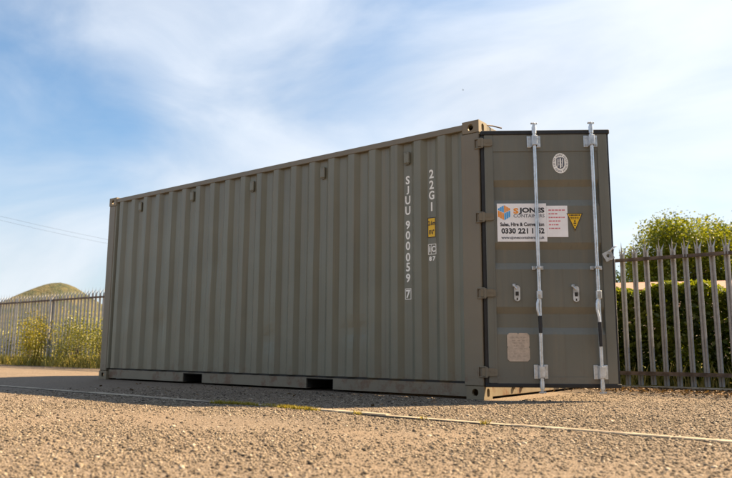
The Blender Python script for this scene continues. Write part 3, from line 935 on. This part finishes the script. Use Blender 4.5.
# ================================================================== FOLIAGE
def leaf_mat(name, c0, c1, trans=0.45):
    m = bpy.data.materials.new(name); m.use_nodes = True
    t = m.node_tree; t.nodes.clear()
    o = t.nodes.new('ShaderNodeOutputMaterial')
    at = t.nodes.new('ShaderNodeAttribute'); at.attribute_name = 'tone'
    mx = t.nodes.new('ShaderNodeMix'); mx.data_type = 'RGBA'
    mx.inputs[6].default_value = (*c0, 1); mx.inputs[7].default_value = (*c1, 1)
    t.links.new(at.outputs['Fac'], mx.inputs[0])
    d = t.nodes.new('ShaderNodeBsdfDiffuse'); tr = t.nodes.new('ShaderNodeBsdfTranslucent'); g = t.nodes.new('ShaderNodeBsdfGlossy')
    g.inputs['Roughness'].default_value = 0.45; g.inputs['Color'].default_value = (0.6, 0.6, 0.6, 1)
    mt = t.nodes.new('ShaderNodeMix'); mt.data_type = 'RGBA'; mt.blend_type = 'MULTIPLY'; mt.inputs[0].default_value = 1
    mt.inputs[7].default_value = (1.25, 1.15, 0.45, 1)
    t.links.new(mx.outputs[2], d.inputs['Color']); t.links.new(mx.outputs[2], mt.inputs[6]); t.links.new(mt.outputs[2], tr.inputs['Color'])
    s1 = t.nodes.new('ShaderNodeMixShader'); s1.inputs[0].default_value = trans
    s2 = t.nodes.new('ShaderNodeMixShader'); s2.inputs[0].default_value = 0.04
    t.links.new(d.outputs[0], s1.inputs[1]); t.links.new(tr.outputs[0], s1.inputs[2])
    t.links.new(s1.outputs[0], s2.inputs[1]); t.links.new(g.outputs[0], s2.inputs[2])
    t.links.new(s2.outputs[0], o.inputs['Surface'])
    return m
M['tree_leaf'] = leaf_mat('yellow_green_leaf', (0.05, 0.09, 0.011), (0.22, 0.24, 0.024), 0.5)
M['tree_leaf_dark'] = leaf_mat('mid_green_leaf', (0.03, 0.06, 0.012), (0.10, 0.14, 0.02), 0.45)
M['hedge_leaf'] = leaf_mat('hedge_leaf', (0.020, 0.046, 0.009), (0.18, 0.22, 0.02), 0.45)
M['weed_leaf'] = leaf_mat('dry_weed_leaf', (0.17, 0.20, 0.05), (0.38, 0.36, 0.11), 0.45)
M['yellow_leaf'] = leaf_mat('yellow_bush_leaf', (0.22, 0.22, 0.02), (0.50, 0.42, 0.04), 0.45)
M['grass'] = leaf_mat('grass_blade', (0.18, 0.19, 0.04), (0.50, 0.43, 0.17), 0.45)
M['tuft'] = leaf_mat('yellow_moss', (0.16, 0.15, 0.02), (0.42, 0.34, 0.05), 0.3)
def bark():
    m = NT('bark'); v = m.coord((6, 6, 1.2))
    n = m.noise(v, 5, 5, 0.6)
    m.col(m.mix(m.rng(n, 0.3, 0.7), (0.06, 0.045, 0.03), (0.17, 0.13, 0.09))); m.set(Roughness=0.9)
    m.bump(n, 0.8, 0.02); return m.mat
M['bark'] = bark()

def leaves(name, C, size, mat, parent, tone=None, upbias=0.3, aspect=0.55, loc=(0, 0, 0)):
    """C (n,3) leaf centres; each leaf is a bent rhombus of two triangles"""
    n = len(C)
    nrm = RNG.normal(size=(n, 3)); nrm[:, 2] = np.abs(nrm[:, 2]) + upbias
    nrm /= np.linalg.norm(nrm, axis=1)[:, None]
    a_ = RNG.normal(size=(n, 3)); a_ -= (a_ * nrm).sum(1)[:, None] * nrm; a_ /= np.linalg.norm(a_, axis=1)[:, None]
    b_ = np.cross(nrm, a_)
    s_ = (size * RNG.uniform(0.6, 1.35, n))[:, None]
    V = np.stack([C - a_ * s_, C + b_ * s_ * aspect + nrm * s_ * 0.15, C + a_ * s_, C - b_ * s_ * aspect + nrm * s_ * 0.15], 1).reshape(-1, 3)
    F = np.arange(n * 4).reshape(n, 4)
    F = np.concatenate([F[:, [0, 1, 2]], F[:, [0, 2, 3]]])
    tn = RNG.uniform(0, 1, n) if tone is None else np.clip(tone + RNG.normal(0, 0.18, n), 0, 1)
    me = np_mesh(name, V, F, {'tone': np.repeat(tn, 4)})
    return link(name, me, mat, parent, loc)

def make_tree(loc, height, rx, rz, n, leaf, mat, label, seed, clumps=46, trunk_h=None):
    rg = np.random.default_rng(seed)
    root = tag(empty('tree', loc), label, 'tree', 'trees beyond the fence')
    cz = height - rz
    # clump centres through an uneven ellipsoid
    cs = []
    while len(cs) < clumps:
        p = rg.normal(size=3); p /= np.linalg.norm(p)
        rr_ = rg.uniform(0.25, 1.0) ** 0.45
        q = p * rr_ * np.array([rx, rx, rz]) * rg.uniform(0.78, 1.0)
        if q[2] < -rz * 0.8: continue
        cs.append(q)
    cs = np.array(cs)
    tb = MB()
    th = trunk_h or cz
    tb.tube([(0, 0, -0.05), (0.05 * rx, 0, th * 0.4), (-0.03 * rx, 0.03, th * 0.8), (0.02, 0, cz + rz * 0.3)], [0.085 * rx, 0.07 * rx, 0.055 * rx, 0.02 * rx], 9)
    for q in cs[:28]:
        s0 = Vector((0, 0, th * rg.uniform(0.55, 1.0)))
        e0 = Vector((q[0], q[1], q[2] + cz)) * 0.96
        md = (s0 + e0) / 2 + Vector(rg.normal(0, 0.06 * rx, 3)) + Vector((0, 0, 0.08 * rz))
        tb.tube([s0, md, e0], [0.022 * rx, 0.014 * rx, 0.004 * rx], 5, cap=False)
    tb.build('trunk', M['bark'], root)
    per = n // clumps
    C = []; T = []
    for q in cs:
        r_ = rg.uniform(0.20, 0.36) * rx
        g = rg.normal(size=(per, 3)); g /= np.linalg.norm(g, axis=1)[:, None]
        g *= (rg.uniform(0, 1, per) ** 0.45)[:, None] * r_ * np.array([1, 1, 0.72])
        g += rg.normal(0, 0.03 * rx, (per, 3))
        C.append(q + g + np.array([0, 0, cz])); T.append(np.full(per, rg.uniform(0.2, 0.85)))
    leaves('crown', np.concatenate(C), leaf, mat, root, np.concatenate(T))
    return root

def at_ray(u, v, dist):
    d = ray(u, v); d.normalize()
    return CAM + d * (dist / math.hypot(d.x, d.y))

# trees behind the hedge on the right
c = at_ray(694, 250, 32)
make_tree((c.x, c.y, 0), 6.35, 2.95, 2.8, 66000, 0.062, M['tree_leaf'], 'broad round yellow-green tree rising behind the hedge and spiked fence', 3, 130)
c = at_ray(762, 250, 30)
make_tree((c.x, c.y, 0), 6.0, 2.3, 2.2, 16000, 0.066, M['tree_leaf'], 'leafy tree cut off by the right edge behind the fence', 9, 34)
c = at_ray(634, 262, 40)
make_tree((c.x, c.y, 0), 5.6, 2.3, 2.3, 14000, 0.070, M['tree_leaf_dark'], 'smaller mid-green tree between the open door edge and the big round tree', 21, 26)

# hedge right behind the fence
hd = tag(empty('hedge', (9.0, 4.15, 0)), 'clipped dark green hedge with a sunlit top behind the spiked fence', 'hedge')
n = 70000
hxL, hyL, hzT = 4.2, 0.45, 1.24
P_ = RNG.uniform(-1, 1, (n, 3))
# push towards the shell
ax = RNG.integers(0, 3, n)
shell = RNG.uniform(0, 1, n) < 0.75
for i_, axis in enumerate((1, 2, 1)):
    msk = shell & (ax == i_)
    P_[msk, axis] = np.where(axis == 2, 1, np.sign(P_[msk, axis])) * RNG.uniform(0.86, 1.04, msk.sum())
C = np.stack([P_[:, 0] * hxL, P_[:, 1] * hyL, (P_[:, 2] * 0.5 + 0.5) * hzT], 1)
C[:, 2] += 0.05 * np.sin(C[:, 0] * 5.1) * (C[:, 2] > 1) + 0.04 * np.sin(C[:, 0] * 13 + 1) * (C[:, 2] > 1)
C[:, 1] += 0.05 * np.sin(C[:, 0] * 4.1 + C[:, 2] * 3) + 0.03 * np.sin(C[:, 0] * 11 + C[:, 2] * 7)
sprig = RNG.uniform(0, 1, n) < 0.02
C[sprig & (C[:, 2] > 1.1), 2] += RNG.uniform(0, 0.12)
tn = 0.36 + 0.2 * np.sin(C[:, 0] * 6 + C[:, 2] * 5) + 0.6 * np.clip((C[:, 2] - 1.12) / 0.1, 0, 1)     # top band lighter: sunlight painted into the leaf tone
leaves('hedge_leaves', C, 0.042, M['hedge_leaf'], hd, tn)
b = MB(); rr = random.Random(2)
for k in range(26):
    x0 = -4.0 + k * 0.32 + rr.uniform(-.08, .08)
    y0 = rr.uniform(-.1, .1)
    b.tube([(x0, y0, -0.03), (x0 + rr.uniform(-.05, .05), y0, 0.5), (x0 + rr.uniform(-.1, .1), y0 + rr.uniform(-.15, .15), 1.1)], [0.02, 0.014, 0.005], 5, cap=False)
b.build('stems', M['bark'], hd)

# low wall beyond the hedge
def wall_mat():
    m = NT('pinkish_brick_far'); v = m.coord()
    m.col(m.mix(m.rng(m.noise(v, 4, 5), 0.3, 0.7), (0.46, 0.30, 0.22), (0.56, 0.40, 0.31))); m.set(Roughness=0.9)
    m.bump(m.noise(v, 20, 3), 0.4, 0.01); return m.mat
bw = at_ray(655, 285, 17)
wl = tag(empty('low_building', (bw.x, bw.y, 0), math.radians(20)), 'low pinkish roofed outbuilding just visible over the hedge', 'building')
MB().box(-2.2, 2.2, -0.9, 0.9, 0, 1.70).build('wall', wall_mat(), wl)
MB().prism([(-1.1, 1.701), (1.1, 1.701), (0.0, 1.95)], 'x', -2.35, 2.35).build('roof', plain('pale_clay_roof', (0.30, 0.17, 0.125), 0.85, 0, 0.15, 8), wl)

# bushes and weeds along the left stretch of fence
def bush(name, loc, rx, ry, h, n, leaf, mat, label, cat='bush', stems=9):
    root = tag(empty(name, loc), label, cat)
    cl = RNG.uniform(-1, 1, (16, 3)); cl /= np.maximum(1, np.linalg.norm(cl, axis=1))[:, None]
    ids = RNG.integers(0, 16, n)
    g = RNG.normal(0, 0.26, (n, 3)) * np.array([1, 1, 1.25])
    C = (cl[ids] * 0.75 + g) * np.array([rx, ry, h * 0.5]) + np.array([0, 0, h * 0.52])
    C = C[C[:, 2] > 0.01]
    leaves('leaves', C, leaf, mat, root, RNG.uniform(0.25, 0.8, 16)[ids[:len(C)]])
    b = MB()
    for k in range(stems):
        q = cl[k % 16]
        b.tube([(q[0] * rx * 0.25, q[1] * ry * 0.25, -0.02), (q[0] * rx * 0.5, q[1] * ry * 0.5, h * 0.4), (q[0] * rx * 0.75, q[1] * ry * 0.75, h * (0.52 + 0.3 * q[2]))], [0.012, 0.008, 0.003], 5, cap=False)
    b.build('stems', M['bark'], root)
    return root
bush('bush', (-7.6, 2.93, 0), 0.66, 0.24, 1.15, 3400, 0.021, M['yellow_leaf'], 'bright yellow bush against the left fence')
bush('bush', (-5.75, 2.95, 0), 0.95, 0.24, 0.95, 3400, 0.021, M['weed_leaf'], 'dry olive-green shrub against the fence just left of the container')
bush('bush', (-4.5, 2.95, 0), 0.7, 0.22, 0.92, 2600, 0.021, M['weed_leaf'], 'leafy shrub at the fence half hidden by the container corner')
bush('bush', (-9.3, 3.45, 0), 0.7, 0.3, 1.05, 2000, 0.04, M['weed_leaf'], 'straw-coloured shrub behind the fence at the left edge')
bush('bush', (-6.6, 3.55, 0), 0.9, 0.3, 1.15, 2600, 0.04, M['weed_leaf'], 'pale shrub behind the fence next to the yellow bush')

def blades(name, pts, hmin, hmax, mat, lean=0.35, wd=0.004, loc=(0, 0, 0)):
    n = len(pts)
    h = RNG.uniform(hmin, hmax, n); an = RNG.uniform(0, 2 * np.pi, n)
    dx = np.stack([np.cos(an), np.sin(an), np.zeros(n)], 1)
    ln = RNG.uniform(0, 2 * np.pi, n); lv = np.stack([np.cos(ln), np.sin(ln), np.zeros(n)], 1) * (h * lean * RNG.uniform(0, 1, n))[:, None]
    z = np.array([0, 0, 1.0])
    B = np.concatenate([pts, np.zeros((n, 1))], 1) if pts.shape[1] == 2 else pts
    V = np.stack([B - dx * wd, B + dx * wd, B + lv * 0.35 + z * (h * 0.55)[:, None] + dx * wd * 0.7, B + lv + z * h[:, None]], 1).reshape(-1, 3)
    f = np.arange(n * 4).reshape(n, 4)
    F = np.concatenate([f[:, [0, 1, 2]], f[:, [0, 2, 3]]])
    me = np_mesh(name, V, F, {'tone': np.repeat(np.clip(RNG.normal(0.55, 0.28, n), 0, 1), 4)})
    return link(name, me, mat, None, loc)
n = 15000
px = RNG.uniform(-15.5, -2.0, n); py = FY + RNG.normal(0.0, 0.17, n) - 0.05
dens = 0.5 + 0.5 * np.sin(px * 2.1) * np.sin(px * 0.9 + 1)
keep = RNG.uniform(0, 1, n) < 0.3 + 0.7 * dens
tag(blades('grass', np.stack([px, py], 1)[keep], 0.04, 0.30, M['grass'], 0.6, 0.005), 'dry grass growing along the left fence', 'grass', kind='stuff')
n = 30000
pts = np.stack([RNG.uniform(-22, 14, n), 3.3 + RNG.exponential(2.2, n)], 1)
tag(blades('grass', pts, 0.05, 0.32, M['grass'], 0.5, 0.007), 'rough grass beyond the fence', 'grass', kind='stuff')

# mossy tufts on the edging
pts = []
for cx, cy, s_, m_ in ((4.62, -1.79, 0.05, 260), (4.78, -1.77, 0.06, 420), (4.95, -1.77, 0.05, 260), (5.12, -1.75, 0.03, 130), (5.30, -1.76, 0.05, 330), (5.44, -1.77, 0.06, 520), (5.58, -1.78, 0.04, 240), (6.02, -1.77, 0.02, 40), (7.0, -1.78, 0.015, 30), (6.55, -1.77, 0.012, 16)):
    pts.append(np.stack([RNG.normal(cx, s_, m_), RNG.normal(cy, 0.012, m_)], 1))
tag(blades('moss_tufts', np.concatenate(pts), 0.008, 0.034, M['tuft'], 0.9, 0.0028), 'yellow-green moss tufts along the pale edging', 'moss', kind='stuff')

# fallen leaves and debris along the right fence foot
n = 5200
px = RNG.uniform(4.6, 9.6, n); py = FY - 0.22 - np.abs(RNG.normal(0, 0.42, n))
C = np.stack([px, py, RNG.uniform(0.004, 0.022, n)], 1)
M['litter'] = leaf_mat('dead_leaf', (0.08, 0.05, 0.028), (0.26, 0.17, 0.095), 0.15)
o = leaves('leaf_litter', C, 0.020, M['litter'], None, upbias=1.6)
tag(o, 'brown fallen leaves along the foot of the fence', 'leaves', kind='stuff')

# added belt of unseen tall trees behind the photographer (it dims the low sky the door and ribs face)
def copy_tree(root, loc, rz, scale, label):
    r_ = root.copy(); col.objects.link(r_)
    r_.location = loc; r_.rotation_euler = (0, 0, rz); r_.scale = (scale,) * 3; r_['label'] = label
    for ch in root.children:
        c_ = ch.copy(); c_.parent = r_; col.objects.link(c_)
belt = make_tree((22.5, -9.5, 0), 8.4, 3.2, 3.7, 26000, 0.17, M['tree_leaf_dark'], 'unseen tall dark tree added behind the viewer to dim the low sky', 31, 90)
belt['group'] = 'added trees behind the viewer'
for k_, (bx_, by_, sc_) in enumerate(((19.8, -14.5, 1.05), (16.6, -18.6, 0.95), (12.2, -20.8, 1.08), (24.0, -14.0, 1.15), (19.6, -21.5, 1.15), (14.5, -25.0, 1.2))):
    copy_tree(belt, (bx_, by_, 0), 1.3 * k_ + 0.7, sc_, 'unseen tall dark tree added behind the viewer to dim the low sky')

n = 60
C = np.stack([RNG.uniform(1.5, 6.0, n), RNG.uniform(-1.5, -0.12, n), RNG.uniform(0.004, 0.014, n)], 1)
tag(leaves('stray_leaves', C, 0.022, M['litter'], None, upbias=2.0), 'scattered stray dead leaves on the shaded yard beside the container', 'leaves', kind='stuff')

# ================================================================== LOOSE CHIPPINGS
def chip_mat():
    m = NT('stone_chippings')
    at = m.n('ShaderNodeAttribute'); at.attribute_name = 'tone'
    cr = m.n('ShaderNodeValToRGB')
    el = cr.color_ramp.elements
    el[0].position = 0.0; el[0].color = (0.035, 0.030, 0.026, 1)
    el[1].position = 1.0; el[1].color = (0.40, 0.345, 0.28, 1)
    for p_, c_ in ((0.18, (0.075, 0.059, 0.044)), (0.5, (0.195, 0.155, 0.113)), (0.85, (0.285, 0.235, 0.175))):
        q = el.new(p_); q.color = (*c_, 1)
    m.l(at.outputs['Fac'], cr.inputs[0])
    m.col(cr.outputs[0]); m.set(Roughness=0.85)
    m.b.inputs['Specular IOR Level'].default_value = 0.3
    return m.mat
n = 330000
ang = math.atan2(fw.y, fw.x) + RNG.uniform(-0.62, 0.62, n)
ds = np.sqrt(RNG.uniform(0, 1, n)) * 6.8 + 1.7
px = CAM.x + np.cos(ang) * ds; py = CAM.y + np.sin(ang) * ds
cover = 0.84 + 0.22 * np.sin(px * 1.3 + py * 2.2 + 0.7) + 0.15 * np.sin(py * 3.9 - px * 1.7) + 0.18 * np.sin(px * 5.1 + 1.3 * np.sin(py * 4.0)) 
worn = np.exp(-(((px - 5.5) / 1.3) ** 2 + ((py + 2.72) / 0.46) ** 2))   # compacted smooth patches
cover = np.clip(cover - 1.15 * worn, 0, 1)
fade = np.clip((8.6 - ds) / 5.2, 0.0, 1)
keep = (RNG.uniform(0, 1, n) < (0.10 + 0.90 * cover) * fade) & ((np.abs(py + 1.72) > 0.038) | (RNG.uniform(0, 1, n) < 0.10)) & ((py < -0.06) | (px > 6.3)) & (py < 2.6)
px, py = px[keep], py[keep]; n = len(px)
base = np.array([(-1, -1, -1), (1, -1, -1), (1, 1, -1), (-1, 1, -1), (-1, -1, 1), (1, -1, 1), (1, 1, 1), (-1, 1, 1)], float)
Vv = np.repeat(base[None], n, 0) * RNG.uniform(0.62, 1.25, (n, 8, 1)) + RNG.normal(0, 0.13, (n, 8, 3))
rot = RNG.normal(size=(n, 3, 3)); rot, _ = np.linalg.qr(rot)
Vv = np.einsum('nij,nkj->nki', rot, Vv)
sz = np.clip(RNG.lognormal(math.log(0.0031), 0.40, n), 0.0014, 0.010)
Vv *= sz[:, None, None]
Vv[:, :, 2] *= 0.62
Vv += np.stack([px, py, ground_z(px, py) + sz * RNG.uniform(-0.25, 0.45, n)], 1)[:, None, :]
q6 = np.array([(0, 3, 2, 1), (4, 5, 6, 7), (0, 1, 5, 4), (1, 2, 6, 5), (2, 3, 7, 6), (3, 0, 4, 7)])
F = (np.arange(n)[:, None, None] * 8 + q6[None]).reshape(-1, 4)
me = np_mesh('gravel', Vv.reshape(-1, 3), F, {'tone': np.repeat(np.clip(RNG.normal(0.46, 0.27, n), 0, 1), 8)})
tag(link('gravel', me, chip_mat()), 'tan and grey stone chippings covering the yard', 'gravel', kind='stuff')
print('chippings', n)

# ================================================================== FAR THINGS
def hill_mat():
    m = NT('hill_turf'); v = m.coord()
    a = m.rng(m.noise(v, 0.5, 6, 0.65), 0.35, 0.65)
    c_ = m.mix(a, (0.045, 0.062, 0.028), (0.15, 0.125, 0.05))
    m.col(c_); m.set(Roughness=0.95)
    m.bump(m.noise(v, 1.6, 5, 0.7), 1.0, 0.8)
    return m.mat
hc = at_ray(56, 282.5, 90)
top = hc.z
ln = np.linspace(-26, 26, 70)
HX, HY = np.meshgrid(ln, ln)
rd = np.sqrt(HX ** 2 + HY ** 2)
rg_ = rd * (1 + 0.05 * np.sin(2 * np.arctan2(HY, HX) + 0.6) + 0.05 * np.sin(5 * np.arctan2(HY, HX)))
HZ = np.maximum(top - 0.70 * (np.sqrt(rg_ ** 2 + 2.0 ** 2) - 2.0), -0.4) + 0.16 * np.sin(HX * 0.9 + 1) * np.sin(HY * 0.8) * np.exp(-(rd / 12) ** 2)
m_ = len(ln)
ii, jj = np.meshgrid(np.arange(m_ - 1), np.arange(m_ - 1))
b0 = (jj * m_ + ii).ravel()
me = np_mesh('hill', np.stack([HX.ravel(), HY.ravel(), HZ.ravel()], 1), np.stack([b0, b0 + 1, b0 + m_ + 1, b0 + m_], 1))
me.polygons.foreach_set('use_smooth', np.ones(len(me.polygons), bool))
tag(link('hill', me, hill_mat(), None, (hc.x, hc.y, 0)), kind='structure')

# two overhead wires far left
for k, (va, vb) in enumerate(((189, 264), (193, 268))):
    A_, B_ = at_ray(-110, va, 55), at_ray(260, vb, 62)
    pts = [A_.lerp(B_, t_ / 12) - Vector((0, 0, 0.5 * math.sin(math.pi * t_ / 12))) for t_ in range(13)]
    root = MB().tube(pts, 0.006, 5).build('overhead_wire', M['rubber'])
    tag(root, ('upper' if k == 0 else 'lower') + ' of two thin dark overhead wires crossing the sky at far left', 'wire', 'overhead wires')
# a bird high above the container
c = at_ray(463, 90, 60)
bd = tag(empty('bird', at_ray(463, 90, 110)), 'tiny dark bird flying high above the container', 'bird')
MB().tube([(-0.16, 0, 0), (-0.06, 0, 0.02), (0.08, 0, 0.02), (0.16, 0, 0.01)], [0.008, 0.035, 0.035, 0.01], 8).build('body', M['ink'], bd)
for s_ in (-1, 1):
    MB().add([(0.05, 0, 0.02), (-0.05, 0, 0.02), (-0.05, s_ * 0.16, 0.10), (0.03, s_ * 0.17, 0.11), (-0.08, s_ * 0.36, 0.04)], [(0, 1, 2, 3), (3, 2, 4)]).build('wing', M['ink'], bd)
